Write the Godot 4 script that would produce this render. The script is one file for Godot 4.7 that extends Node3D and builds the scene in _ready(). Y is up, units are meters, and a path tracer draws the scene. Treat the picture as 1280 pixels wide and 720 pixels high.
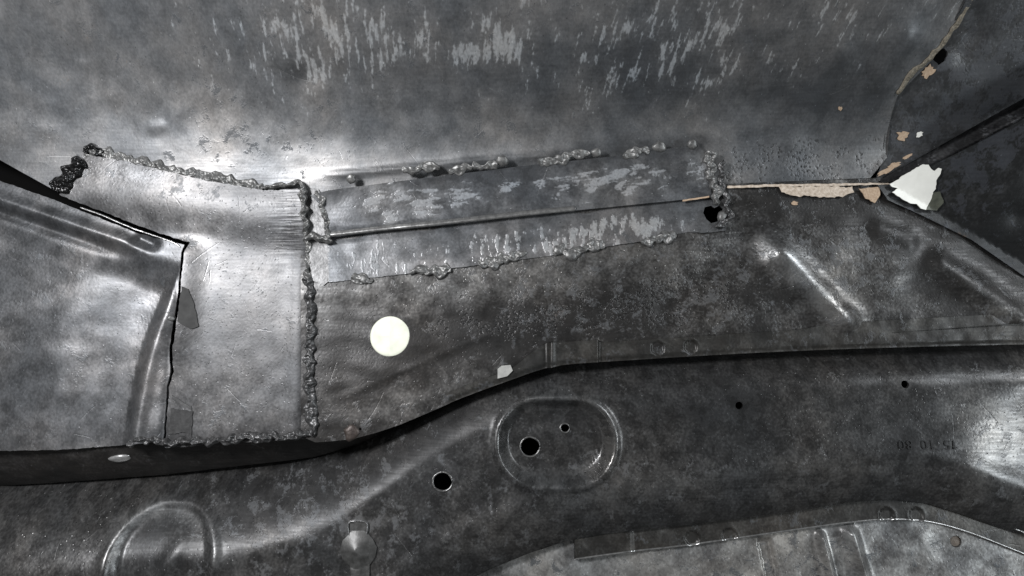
extends Node3D
# A stripped car body seen close: bulkhead, repaired floor and cross member, in bare and blackened steel.
# Plan units: one unit is 0.6 mm; x runs right, y runs down the body, h stands out of it.

const S := 0.0006
const D := 938.0            # camera distance in plan units
const T := 1.25             # texels per plan unit
const MX := -140            # the plan that noise covers
const MY := -140
const MW := 1560
const MH := 1060

var body: Node3D
var rng := RandomNumberGenerator.new()
var dent := FastNoiseLite.new()
var wob := FastNoiseLite.new()
var GW := int(MW * T)
var GH := int(MH * T)
var g1: PackedByteArray      # broad blotches
var g2: PackedByteArray      # islands
var g3: PackedByteArray      # fine grain
var g4: PackedByteArray      # streaks running down
var g5: PackedByteArray      # pits
var g6: PackedByteArray      # streaks running across
var g7: PackedByteArray      # smears
var g8: PackedByteArray      # curdled oxide
var tab := {}

# ---------------------------------------------------------------- heights

func table(key: String, pts: Array) -> void:
	var out := PackedFloat32Array(); out.resize(1700)
	var k := 1
	for i in 1700:
		var x := float(i - 150)
		while k < pts.size() - 1 and x > pts[k][0]: k += 1
		var a = pts[k - 1]; var b = pts[k]
		var p = pts[maxi(k - 2, 0)]; var n = pts[mini(k + 1, pts.size() - 1)]
		var t: float = (x - a[0]) / (b[0] - a[0])
		var w: float = b[0] - a[0]
		var ma: float = (b[1] - p[1]) / maxf(b[0] - p[0], 1.0) * w
		var mb: float = (n[1] - a[1]) / maxf(n[0] - a[0], 1.0) * w
		if t < 0.0: out[i] = a[1] + ma * t
		elif t > 1.0: out[i] = b[1] + mb * (t - 1.0)
		else:
			var t2 := t * t; var t3 := t2 * t
			out[i] = (2 * t3 - 3 * t2 + 1) * a[1] + (t3 - 2 * t2 + t) * ma + (3 * t2 - 2 * t3) * b[1] + (t3 - t2) * mb
	tab[key] = out

func table_across(key: String, pts: Array, lift: float) -> void:    # points seen on the body, set down in plan
	var o := []
	for p in pts:
		var v := settle(Vector2(p[0], p[1]), func(_x: float, y: float) -> float: return 0.15 * (y - 300.0) + lift)
		o.append([v.x, v.y])
	table(key, o); table(key + "_seen", pts)

func table_down(key: String, pts: Array, lift: float) -> void:
	var o := []
	for p in pts:
		var v := settle(Vector2(p[1], p[0]), func(_x: float, y: float) -> float: return 0.15 * (y - 300.0) + lift)
		o.append([v.y, v.x])
	table(key, o)

func at(key: String, x: float) -> float:
	var u := clampf(x + 150.0, 0.0, 1698.0)
	var i := int(u)
	var c: PackedFloat32Array = tab[key]
	return lerpf(c[i], c[i + 1], u - i)

func ss(a: float, b: float, x: float) -> float:
	var t := clampf((x - a) / (b - a), 0.0, 1.0)
	return t * t * (3.0 - 2.0 * t)

func hump(x: float, y: float, ax: float, ay: float, bx: float, by: float, w: float) -> float:
	var d := Vector2(bx - ax, by - ay); var p := Vector2(x - ax, y - ay)
	var t := clampf(p.dot(d) / d.length_squared(), 0.0, 1.0)
	var q := (p - d * t).length() / w
	return exp(-q * q)

func base(_x: float, y: float) -> float:
	return 0.15 * (y - 300.0)

func h_wall(x: float, y: float) -> float:
	var yc := at("crease", x)
	var d := yc - y
	var h := base(x, minf(y, yc)) * 0.3 + base(x, yc) * 0.7
	var w := lerpf(150.0, 70.0, ss(250, 800, x))
	if d > 0.0:
		h += 0.8 * (d * d / (2.0 * w) if d < w else d - w * 0.5)
	h += dent.get_noise_2d(x * 0.7, y * 1.2) * 1.4 * ss(-20, 60, d)
	h += 7.0 * hump(x, y, 1080, 99, 1100, 74, 15)
	h += 1.6 * hump(x, y, 189, 159, 199, 157, 7) + 1.2 * hump(x, y, 109, 84, 116, 87, 6)
	h -= 2.5 * hump(x, y, 386, 101, 400, 99, 13)
	h += 5.0 * hump(x, y, 990, 175, 1027, 90, 22)
	h += 2.6 * exp(-pow((d - 8.0) / 5.0, 2.0)) * ss(380, 430, x) * (1.0 - ss(700, 800, x))
	return h

func h_right_panel(x: float, y: float) -> float:
	return h_wall(x, y) - 3.0 + 1.0 + 0.16 * maxf(0.0, x - at("seal", y)) - 4.0 * hump(x, y, 1178, 78, 1182, 66, 12) + 5.0 * hump(x, y, 1150, 40, 1220, -20, 12)

func h_patch(x: float, y: float) -> float:
	var h := base(x, y) + 2.5
	var k := 262.0 + (x - 100.0) * 0.10 - y
	h += 0.22 * 6.0 * (log(1.0 + exp((k + 24.0) / 6.0)) - log(1.0 + exp((k - 20.0) / 6.0))) - 5.0
	var c := at("crack", y)
	var e := (x - c) / 26.0
	h += 6.0 * exp(-e * e) * ss(290, 320, y) * (1.0 - ss(400, 480, y))
	h += 0.4 * dent.get_noise_2d(x * 1.0 + 500.0, y * 1.2)
	h += 2.0 * exp(-pow((x - 378.0) / 14.0, 2.0))
	return h

func h_weld(x: float, y: float) -> float:      # weld metal sits on the higher of the two sheets it joins
	return maxf(h_patch(x, y), base(x, y) + 1.0)

func h_left(x: float, y: float) -> float:
	var h := base(x, y) + 1.0
	var dt := y - (230.0 + x * 0.335)
	var c := at("crack", y)
	var rid := at("ridge", y)
	var rec := ss(18.0, 74.0, dt)
	var side := ss(-3.0, 18.0, rid - x)
	h += 5.0 * exp(-pow((dt - 20.0) / 9.0, 2.0)) * (1.0 - ss(150, 210, x))
	h -= 5.0 * exp(-pow((dt - 36.0) / 8.0, 2.0)) * (1.0 - ss(90, 190, x))
	h -= (15.0 - 9.0 * ss(20.0, 130.0, rid - x)) * minf(rec, side)
	h += 4.0 * exp(-pow((x - rid - 7.0) / 8.0, 2.0)) * ss(340, 390, y)
	h -= 2.0 * exp(-pow((x - c) / 6.0, 2.0)) * ss(320, 360, y)
	h -= 5.0 * hump(x, y, 175, 300, 190, 306, 8)
	h += 0.7 * dent.get_noise_2d(x * 0.7 + 90.0, y * 1.4)
	return h

func h_upper_strip(x: float, y: float) -> float:
	var yb := at("gap", x)
	var d := yb - y
	var h := base(x, y) + 5.0 + 0.10 * maxf(0.0, d - 12.0) + 0.0025 * pow(maxf(0.0, d - 30.0), 2.0)
	h += 3.0 * exp(-pow((d - 0.5) / 7.5, 2.0)) * (1.0 - 0.75 * ss(620, 850, x))
	h += 1.4 * dent.get_noise_2d(x * 1.0 + 900.0, y * 1.5)
	return h

func h_lower_strip(x: float, y: float) -> float:
	return base(x, y) + 2.2 + 1.0 * dent.get_noise_2d(x * 1.1 + 300.0, y * 1.6) - 2.0 * ss(12.0, 0.0, y - at("gap", x))

func h_floor(x: float, y: float) -> float:
	var h := base(x, y)
	h += 12.0 * hump(x, y, 972, 318, 1048, 398, 17) + 5.0 * hump(x, y, 985, 300, 1110, 330, 30)
	h += 10.0 * hump(x, y, 1172, 332, 1262, 396, 17)
	h += 4.0 * hump(x, y, 1100, 285, 1135, 300, 12)
	h -= 6.0 * hump(x, y, 830, 385, 935, 305, 22)
	h += 1.8 * dent.get_noise_2d(x * 0.8 + 40.0, y * 1.5 + 70.0)
	h += 14.0 * ss(0.0, 120.0, (x - 1150.0) * 0.6 - (y - 262.0) * 0.9)
	h += 0.5 * exp(-pow((y - at("seam", x) + 62.0) / 5.0, 2.0)) * ss(390, 460, x) * (1.0 - ss(600, 680, x))
	return h

func h_flange(x: float, y: float) -> float:
	var h := base(x, y) + 3.0
	h += 6.0 * ss(682, 688, x) * (1.0 - ss(744, 748, x)) + 2.5 * exp(-pow((x - 689.0) / 3.0, 2.0))
	for c in [[818.0, 434.0], [858.0, 432.0]]:
		var r := Vector2(x - c[0], y - c[1]).length()
		h -= 2.4 * ss(9.5, 6.0, r) - 0.4 * exp(-pow((r - 10.0) / 2.0, 2.0))
	h -= 2.0 * ss(6.0, 0.0, at("seam", x) - y)
	h += 1.2 * dent.get_noise_2d(x * 2.0, y * 2.0 + 200.0)
	return h

func stadium(x: float, y: float, cx: float, cy: float, hx: float, hy: float, r: float) -> float:
	var dx := maxf(absf(x - cx) - hx, 0.0); var dy := maxf(absf(y - cy) - hy, 0.0)
	return sqrt(dx * dx + dy * dy) - r

func h_hat(x: float, y: float) -> float:
	var h := 0.15 * (y - 300.0) + 5.0
	var d1 := y - at("seam", x) - lerpf(24.0, 7.0, ss(280, 620, x))
	var d2 := at("foot", x) - y
	var dep := lerpf(72.0, 28.0, ss(280, 620, x))
	var wid := lerpf(92.0, 44.0, ss(280, 600, x))
	var u := clampf(1.0 - d1 / wid, 0.0, 1.4)
	h -= dep * u * u
	var v := clampf(1.0 - d2 / 58.0, 0.0, 1.5)
	h -= 18.0 * v * v
	h += 2.2 * exp(-pow((d2 - 55.0) / 14.0, 2.0))
	var sd := stadium(x, y, 693.0, 544.0, 20.0, 1.0, 49.0)
	h -= 13.0 * ss(1.0, -15.0, sd)
	h += 5.2 * exp(-pow((sd - 2.0) / 5.5, 2.0))
	h += 1.0 * exp(-pow((sd + 15.0) / 3.0, 2.0))
	var s2 := stadium(x, y, 228.0, 706.0, 6.0, 26.0, 56.0)
	h -= 9.0 * ss(2.0, -14.0, s2)
	h += 3.6 * exp(-pow((s2 - 3.0) / 6.5, 2.0))
	h += 3.0 * hump(x, y, 220, 715, 246, 662, 11)
	h -= 15.0 * ss(1178, 1340, x) * ss(440, 560, y)
	h += 1.6 * dent.get_noise_2d(x * 0.6 + 700.0, y * 1.0)
	return h

func h_foot(x: float, y: float) -> float:
	var h := 0.15 * (y - 300.0) - 23.0
	h += 3.5 * (1.0 - ss(778, 788, x)) + 1.2 * exp(-pow((x - 784.0) / 3.0, 2.0))
	for c in [[858.0, 663.0], [903.0, 660.0], [1095.0, 636.0], [1131.0, 636.0]]:
		var r := Vector2(x - c[0], y - c[1]).length()
		h -= 2.2 * ss(9.5, 6.5, r) - 0.4 * exp(-pow((r - 10.5) / 2.0, 2.0))
	h += 2.2 * exp(-pow((y - at("foot", x) - 2.0) / 3.0, 2.0))
	return h

func h_low_floor(x: float, y: float) -> float:
	var h := 0.15 * (y - 300.0) - 28.0
	var free := ss(34.0, 44.0, y - at("foot", x))
	h -= 7.0 * free * ss(941, 945, x - (y - 690) * 0.18) * (1.0 - ss(957, 961, x - (y - 690) * 0.18))
	h += free * 13.0 * exp(-pow((x - 1020.0 - (y - 690) * 0.2) / 5.0, 2.0)) + free * 14.0 * exp(-pow((x - 1058.0 - (y - 690) * 0.25) / 8.0, 2.0))
	h += 1.5 * dent.get_noise_2d(x, y * 1.3 + 400.0)
	return h

func h_side(x: float, y: float) -> float:
	var n := (x - 1130.0) * 0.52 - (y - 240.0) * 0.85
	var h := base(x, y) + 4.0
	h += 0.75 * maxf(0.0, n) + 4.0 * dent.get_noise_2d(x * 0.6 + 20.0, y * 0.8)
	h -= 8.0 * hump(x, y, 1268, 180, 1262, 270, 16)
	return h

func h_rail(x: float, y: float) -> float:
	var n := (y - 219.0) * 0.87 + (x - 1108.0) * 0.495
	var k := ss(1100, 1280, x)
	var h := h_side(x, y) * 0.5 + h_right_panel(x, y) * 0.5
	h += k * (7.0 * exp(-pow((n + 5.0) / 4.0, 2.0)) + 6.0 * exp(-pow((n - 15.0) / 4.0, 2.0)) - 7.0 * exp(-pow((n - 4.0) / 4.5, 2.0)))
	return h + 2.0

func h_lip(x: float, y: float) -> float:
	return base(x, y) - 17.0 - 0.012 * pow(maxf(0.0, y - at("seam", x) + 46.0), 2.0) + 2.0 * dent.get_noise_2d(x * 1.5, y * 3.0)

# ---------------------------------------------------------------- outlines

func px(list: Array) -> PackedVector2Array:
	var p := PackedVector2Array()
	for i in range(0, list.size(), 2): p.append(Vector2(list[i], list[i + 1]))
	return p

func settle(p: Vector2, hf: Callable) -> Vector2:     # where a point seen on the body lies in plan
	var q := p
	for i in 5: q = Vector2(640, 360) + (p - Vector2(640, 360)) * (D - hf.call(q.x, q.y)) / D
	return q

func plan(p: PackedVector2Array, hf: Callable) -> PackedVector2Array:
	var o := PackedVector2Array()
	for v in p: o.append(settle(v, hf))
	return o

func ragged(p: PackedVector2Array, step: float, amp: float, seed_at: float, closed := true) -> PackedVector2Array:
	var o := PackedVector2Array()
	var n := p.size() if closed else p.size() - 1
	for i in n:
		var a := p[i]; var b := p[(i + 1) % p.size()]
		var c := maxi(1, int((b - a).length() / step))
		for k in c:
			var q := a.lerp(b, float(k) / c)
			var m := wob.get_noise_2d(q.x * 3.0 + seed_at, q.y * 3.0) + 0.6 * wob.get_noise_2d(q.x * 9.0 + seed_at, q.y * 9.0)
			var m2 := wob.get_noise_2d(q.x * 3.0, q.y * 3.0 + seed_at + 77.0) + 0.6 * wob.get_noise_2d(q.x * 9.0, q.y * 9.0 + seed_at + 77.0)
			o.append(q + Vector2(m, m2) * amp)
	if not closed: o.append(p[p.size() - 1])
	return o

func curved(p: PackedVector2Array, step: float) -> PackedVector2Array:   # a smooth open line through the points
	var o := PackedVector2Array()
	for i in p.size() - 1:
		var a := p[maxi(i - 1, 0)]; var b := p[i]; var c := p[i + 1]; var d := p[mini(i + 2, p.size() - 1)]
		var n := maxi(1, int((c - b).length() / step))
		for k in n: o.append(b.cubic_interpolate(c, a, d, float(k) / n))
	o.append(p[p.size() - 1])
	return o

func disc(x: float, y: float, r: float, n := 28) -> PackedVector2Array:
	var o := PackedVector2Array()
	for i in n: o.append(Vector2(x, y) + Vector2.from_angle(TAU * i / n) * r)
	return o

# ---------------------------------------------------------------- meshes

func v3(x: float, y: float, h: float) -> Vector3:
	return Vector3((x - 640.0) * S, (360.0 - y) * S, h * S)

func tri(st: SurfaceTool, a: Array, b: Array, c: Array) -> void:     # each corner: [place, normal, uv]
	var n: Vector3 = a[1] + b[1] + c[1]
	if (b[0] - a[0]).cross(c[0] - a[0]).dot(n) > 0.0:
		var t := b; b = c; c = t
	for k in [a, b, c]:
		st.set_normal(k[1]); st.set_uv(k[2]); st.add_vertex(k[0])

func corner(x: float, y: float, hf: Callable, bb: Rect2) -> Array:
	var h: float = hf.call(x, y)
	var hx: float = hf.call(x + 0.6, y); var hy: float = hf.call(x, y + 0.6)
	return [v3(x, y, h), Vector3((h - hx) / 0.6, -(h - hy) / 0.6, 1.0).normalized(), (Vector2(x, y) - bb.position) / bb.size]

func bounds(p: PackedVector2Array) -> Rect2:
	var r := Rect2(p[0], Vector2.ZERO)
	for v in p: r = r.expand(v)
	r = r.grow(1.0)
	r.position = r.position.max(Vector2(MX + 1, MY + 1)); 
	return r

func sheet(called: String, parent: Node3D, p: PackedVector2Array, hf: Callable, m: Material, cell: float, thick: float, holes := []) -> MeshInstance3D:
	var bb := bounds(p)
	var st := SurfaceTool.new(); st.begin(Mesh.PRIMITIVE_TRIANGLES)
	var nx := int(bb.size.x / cell) + 2; var ny := int(bb.size.y / cell) + 2
	var touched := {}
	for ring in [p] + holes:
		for i in ring.size():
			var a: Vector2 = ring[i]; var b: Vector2 = ring[(i + 1) % ring.size()]
			var c := maxi(1, int((b - a).length() / (cell * 0.25)))
			for k in c + 1:
				var q := (a.lerp(b, float(k) / c) - bb.position) / cell
				for e in [Vector2(-0.02, -0.02), Vector2(0.02, 0.02)]:
					var w: Vector2 = q + e
					touched[int(floor(w.x)) + int(floor(w.y)) * nx] = true
	var seen := {}
	for j in ny:
		for i in nx:
			var x0 := bb.position.x + i * cell; var y0 := bb.position.y + j * cell
			if touched.has(i + j * nx):
				var parts := Geometry2D.intersect_polygons(PackedVector2Array([Vector2(x0, y0), Vector2(x0 + cell, y0), Vector2(x0 + cell, y0 + cell), Vector2(x0, y0 + cell)]), p)
				for hole in holes:
					var left := []
					for q in parts: left += Geometry2D.clip_polygons(q, hole)
					parts.assign(left)
				for q in parts:
					if q.size() < 3 or Geometry2D.is_polygon_clockwise(q) and parts.size() > 1 and false: continue
					var ids := Geometry2D.triangulate_polygon(q)
					var cs := []
					for v in q: cs.append(corner(v.x, v.y, hf, bb))
					for k in range(0, ids.size(), 3): tri(st, cs[ids[k]], cs[ids[k + 1]], cs[ids[k + 2]])
				continue
			var mid := Vector2(x0 + cell * 0.5, y0 + cell * 0.5)
			if not Geometry2D.is_point_in_polygon(mid, p): continue
			var bad := false
			for hole in holes: bad = bad or Geometry2D.is_point_in_polygon(mid, hole)
			if bad: continue
			var c4 := []
			for e in [[0, 0], [1, 0], [1, 1], [0, 1]]:
				var key: int = (i + e[0]) + (j + e[1]) * (nx + 1)
				if not seen.has(key): seen[key] = corner(x0 + e[0] * cell, y0 + e[1] * cell, hf, bb)
				c4.append(seen[key])
			tri(st, c4[0], c4[1], c4[2]); tri(st, c4[0], c4[2], c4[3])
	# the cut edge of the sheet
	for ring in [p] + holes:
		var inner: bool = ring != p
		var area := 0.0
		for i in ring.size(): area += ring[i].cross(ring[(i + 1) % ring.size()])
		var turn := (1.0 if area > 0.0 else -1.0) * (-1.0 if inner else 1.0)
		for i in ring.size():
			var a: Vector2 = ring[i]; var b: Vector2 = ring[(i + 1) % ring.size()]
			if (b - a).length() < 0.05: continue
			var d := (b - a).normalized()
			var n := Vector3(d.y * turn, d.x * turn, 0.0)
			var ha: float = hf.call(a.x, a.y); var hb: float = hf.call(b.x, b.y)
			var ua := (a - bb.position) / bb.size; var ub := (b - bb.position) / bb.size
			var q := [[v3(a.x, a.y, ha), n, ua], [v3(b.x, b.y, hb), n, ub], [v3(b.x, b.y, hb - thick), n, ub], [v3(a.x, a.y, ha - thick), n, ua]]
			tri(st, q[0], q[1], q[2]); tri(st, q[0], q[2], q[3])
	st.index()
	if m is StandardMaterial3D and m.normal_enabled: st.generate_tangents()
	return put(called, parent, st.commit(), m)

func put(called: String, parent: Node3D, mesh: Mesh, m: Material, label := "") -> MeshInstance3D:
	var o := MeshInstance3D.new(); o.name = called; o.mesh = mesh; o.material_override = m
	o.cast_shadow = GeometryInstance3D.SHADOW_CASTING_SETTING_ON
	parent.add_child(o, true)
	if label: o.set_meta("label", label)
	return o

func lab(o: Node, label: String) -> Node:
	o.set_meta("label", label)
	return o

# a run of weld metal laid along a line, rippled where each puddle froze
func bead(called: String, parent: Node3D, line: PackedVector2Array, hf: Callable, width: float, high: float, m: Material, seed_at: float, rough := 1.0, ripple := 7.0) -> MeshInstance3D:
	var path := plan(curved(line, 1.0), hf)
	var st := SurfaceTool.new(); st.begin(Mesh.PRIMITIVE_TRIANGLES)
	var n := 18
	var rows := []
	var run := 0.0
	for i in path.size():
		var a := path[maxi(i - 5, 0)]; var b := path[mini(i + 5, path.size() - 1)]
		var d := (b - a).normalized(); var s := Vector2(-d.y, d.x)
		if i > 0: run += (path[i] - path[i - 1]).length()
		var taper := minf(1.0, minf(i, path.size() - 1 - i) / 5.0)
		var row := []
		var wl := width * (0.88 + 0.5 * rough * wob.get_noise_2d(run * 1.7 + seed_at, 3.0)) * sqrt(taper)
		var wr := width * (0.88 + 0.5 * rough * wob.get_noise_2d(run * 1.7 + seed_at, 93.0)) * sqrt(taper)
		for k in n + 1:
			var v := 2.0 * k / n - 1.0
			var q := path[i] + s * 1.8 * rough * wob.get_noise_2d(run * 1.3, seed_at + 55.0) + s * v * (wl if v < 0.0 else wr)
			var prof: float = pow(maxf(0.0, 1.0 - v * v), 0.55)
			var ph: float = run / ripple + 0.9 * v * v + 1.2 * wob.get_noise_2d(run * 2.0, seed_at)
			var saw: float = ph - floor(ph)
			var rip: float = 1.0 if ripple > 50.0 else (1.0 - saw) * ss(0.0, 0.18, saw)
			var h: float = high * prof * (0.72 + 0.26 * rip + 0.55 * rough * wob.get_noise_2d(q.x * 2.6 + seed_at, q.y * 2.6) + 0.14 * rough * wob.get_noise_2d(q.x * 6.0, q.y * 7.0 + seed_at))
			row.append(v3(q.x, q.y, hf.call(q.x, q.y) + h - (1.5 if absf(v) > 0.99 else 0.0)))
		rows.append(row)
	skin_rows(st, rows)
	return put(called, parent, st.commit(), m)

func skin_rows(st: SurfaceTool, rows: Array) -> void:
	for i in rows.size():
		for k in rows[i].size():
			st.set_uv(Vector2(float(k) / (rows[i].size() - 1), i * 0.1)); st.add_vertex(rows[i][k])
	var w: int = rows[0].size()
	for i in rows.size() - 1:
		for k in w - 1:
			var a := i * w + k
			var p: Vector3 = rows[i][k]
			var up: bool = (rows[i][k + 1] - p).cross(rows[i + 1][k] - p).z < 0.0
			for e in ([a, a + 1, a + w + 1, a, a + w + 1, a + w] if up else [a, a + w + 1, a + 1, a, a + w, a + w + 1]): st.add_index(e)
	st.generate_normals()

# one frozen drop of weld metal
func blob(called: String, parent: Node3D, x: float, y: float, rx: float, ry: float, high: float, turn: float, hf: Callable, m: Material) -> MeshInstance3D:
	var c := settle(Vector2(x, y), hf)
	var st := SurfaceTool.new(); st.begin(Mesh.PRIMITIVE_TRIANGLES)
	var rows := []
	for i in 6:
		var row := []
		var r := i / 5.0
		for k in 15:
			var a := -TAU * (k % 14) / 14
			var j := 1.0 + 0.3 * wob.get_noise_2d(c.x * 7.0 + cos(a) * 25.0, c.y * 7.0 + sin(a) * 25.0)
			var q := c + (Vector2(cos(a) * rx, sin(a) * ry) * r * j).rotated(turn)
			var h := high * (sqrt(maxf(0.0, 1.0 - r * r)) + 0.35 * r * (1.0 - r) * wob.get_noise_2d(q.x * 12.0, q.y * 12.0)) - (1.0 if i == 5 else 0.0)
			row.append(v3(q.x, q.y, hf.call(q.x, q.y) + h))
		rows.append(row)
	for i in rows.size():
		for k in 15: st.set_uv(Vector2(k / 14.0, i / 5.0)); st.add_vertex(rows[i][k])
	for i in 5:
		for k in 14:
			var a := i * 15 + k
			for e in [a, a + 16, a + 1, a, a + 15, a + 16]: st.add_index(e)
	st.generate_normals()
	var mesh := st.commit()
	return put(called, parent, mesh, m)

# ---------------------------------------------------------------- steel

func noise(kind: int, freq: float, octaves: int, seed_at: int, w: int, h: int, warp := 0.0) -> Image:
	var n := FastNoiseLite.new()
	n.noise_type = kind; n.frequency = freq; n.seed = seed_at
	n.fractal_type = FastNoiseLite.FRACTAL_FBM if octaves > 1 else FastNoiseLite.FRACTAL_NONE
	n.fractal_octaves = octaves; n.fractal_gain = 0.55
	if warp > 0.0:
		n.domain_warp_enabled = true; n.domain_warp_amplitude = warp; n.domain_warp_frequency = freq * 1.5
	return n.get_image(w, h, false, false, true)

func make_noise() -> void:
	g1 = noise(FastNoiseLite.TYPE_SIMPLEX_SMOOTH, 0.0055, 5, 3, GW, GH, 40.0).get_data()
	g2 = noise(FastNoiseLite.TYPE_SIMPLEX_SMOOTH, 0.022, 5, 11, GW, GH, 22.0).get_data()
	g3 = noise(FastNoiseLite.TYPE_SIMPLEX_SMOOTH, 0.17, 3, 23, GW, GH).get_data()
	var im := noise(FastNoiseLite.TYPE_SIMPLEX_SMOOTH, 0.095, 4, 31, GW, GH / 4 + 1, 8.0)
	im.resize(GW, GH, Image.INTERPOLATE_CUBIC); g4 = im.get_data()
	g5 = noise(FastNoiseLite.TYPE_CELLULAR, 0.17, 2, 41, GW, GH, 6.0).get_data()
	im = noise(FastNoiseLite.TYPE_SIMPLEX_SMOOTH, 0.2, 3, 51, GW / 12 + 1, GH)
	im.resize(GW, GH, Image.INTERPOLATE_CUBIC); g6 = im.get_data()
	im = noise(FastNoiseLite.TYPE_SIMPLEX_SMOOTH, 0.07, 4, 61, GW / 3 + 1, GH, 6.0)
	im.resize(GW, GH, Image.INTERPOLATE_CUBIC); g7 = im.get_data()
	g8 = noise(FastNoiseLite.TYPE_SIMPLEX_SMOOTH, 0.034, 5, 71, GW, GH, 34.0).get_data()

func chain(z: Array, ch: String, pts: Array, rad: float, amount: float) -> void:    # burnt or rubbed strip along a line, also painted highlight and shade
	var line := curved(px(pts), rad * 0.8)
	for v in line:
		var j := wob.get_noise_2d(v.x * 4.0, v.y * 4.0 + 31.0)
		z.append([ch, v.x + j * rad, v.y - j * rad, rad * (1.0 + 0.6 * j), rad * (1.0 - 0.5 * j), 0, amount * (1.0 + j)])

# zones: [channel, x, y, rx, ry, angle in degrees, amount]; channels: flake dark rust bare pit brush film rough; dark and bare also paint shade and highlights
const CH := {"flake": 0, "dark": 1, "rust": 2, "bare": 3, "pit": 4, "brush": 5, "film": 6, "rough": 7}

func zones(bb: Rect2, w: int, h: int, list: Array) -> Array:
	var step := 6.0
	var lw := int(bb.size.x / step) + 2; var lh := int(bb.size.y / step) + 2
	var ims := [Image.create(lw, lh, false, Image.FORMAT_RGBAF), Image.create(lw, lh, false, Image.FORMAT_RGBAF)]
	for j in lh:
		for i in lw:
			var v := [0.0, 0.0, 0.0, 0.0, 0.0, 0.0, 0.0, 0.0]
			var p := bb.position + Vector2(i + 0.5, j + 0.5) * bb.size / Vector2(lw, lh)
			for z in list:
				var q := (p - Vector2(z[1], z[2])).rotated(-deg_to_rad(z[5])) / Vector2(z[3], z[4])
				v[CH[z[0]]] += z[6] * exp(-q.length_squared())
			ims[0].set_pixel(i, j, Color(v[0], v[1], v[2], v[3])); ims[1].set_pixel(i, j, Color(v[4], v[5], v[6], v[7]))
	for im in ims: im.resize(w, h, Image.INTERPOLATE_BILINEAR)
	return [ims[0].get_data().to_float32_array(), ims[1].get_data().to_float32_array()]

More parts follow.
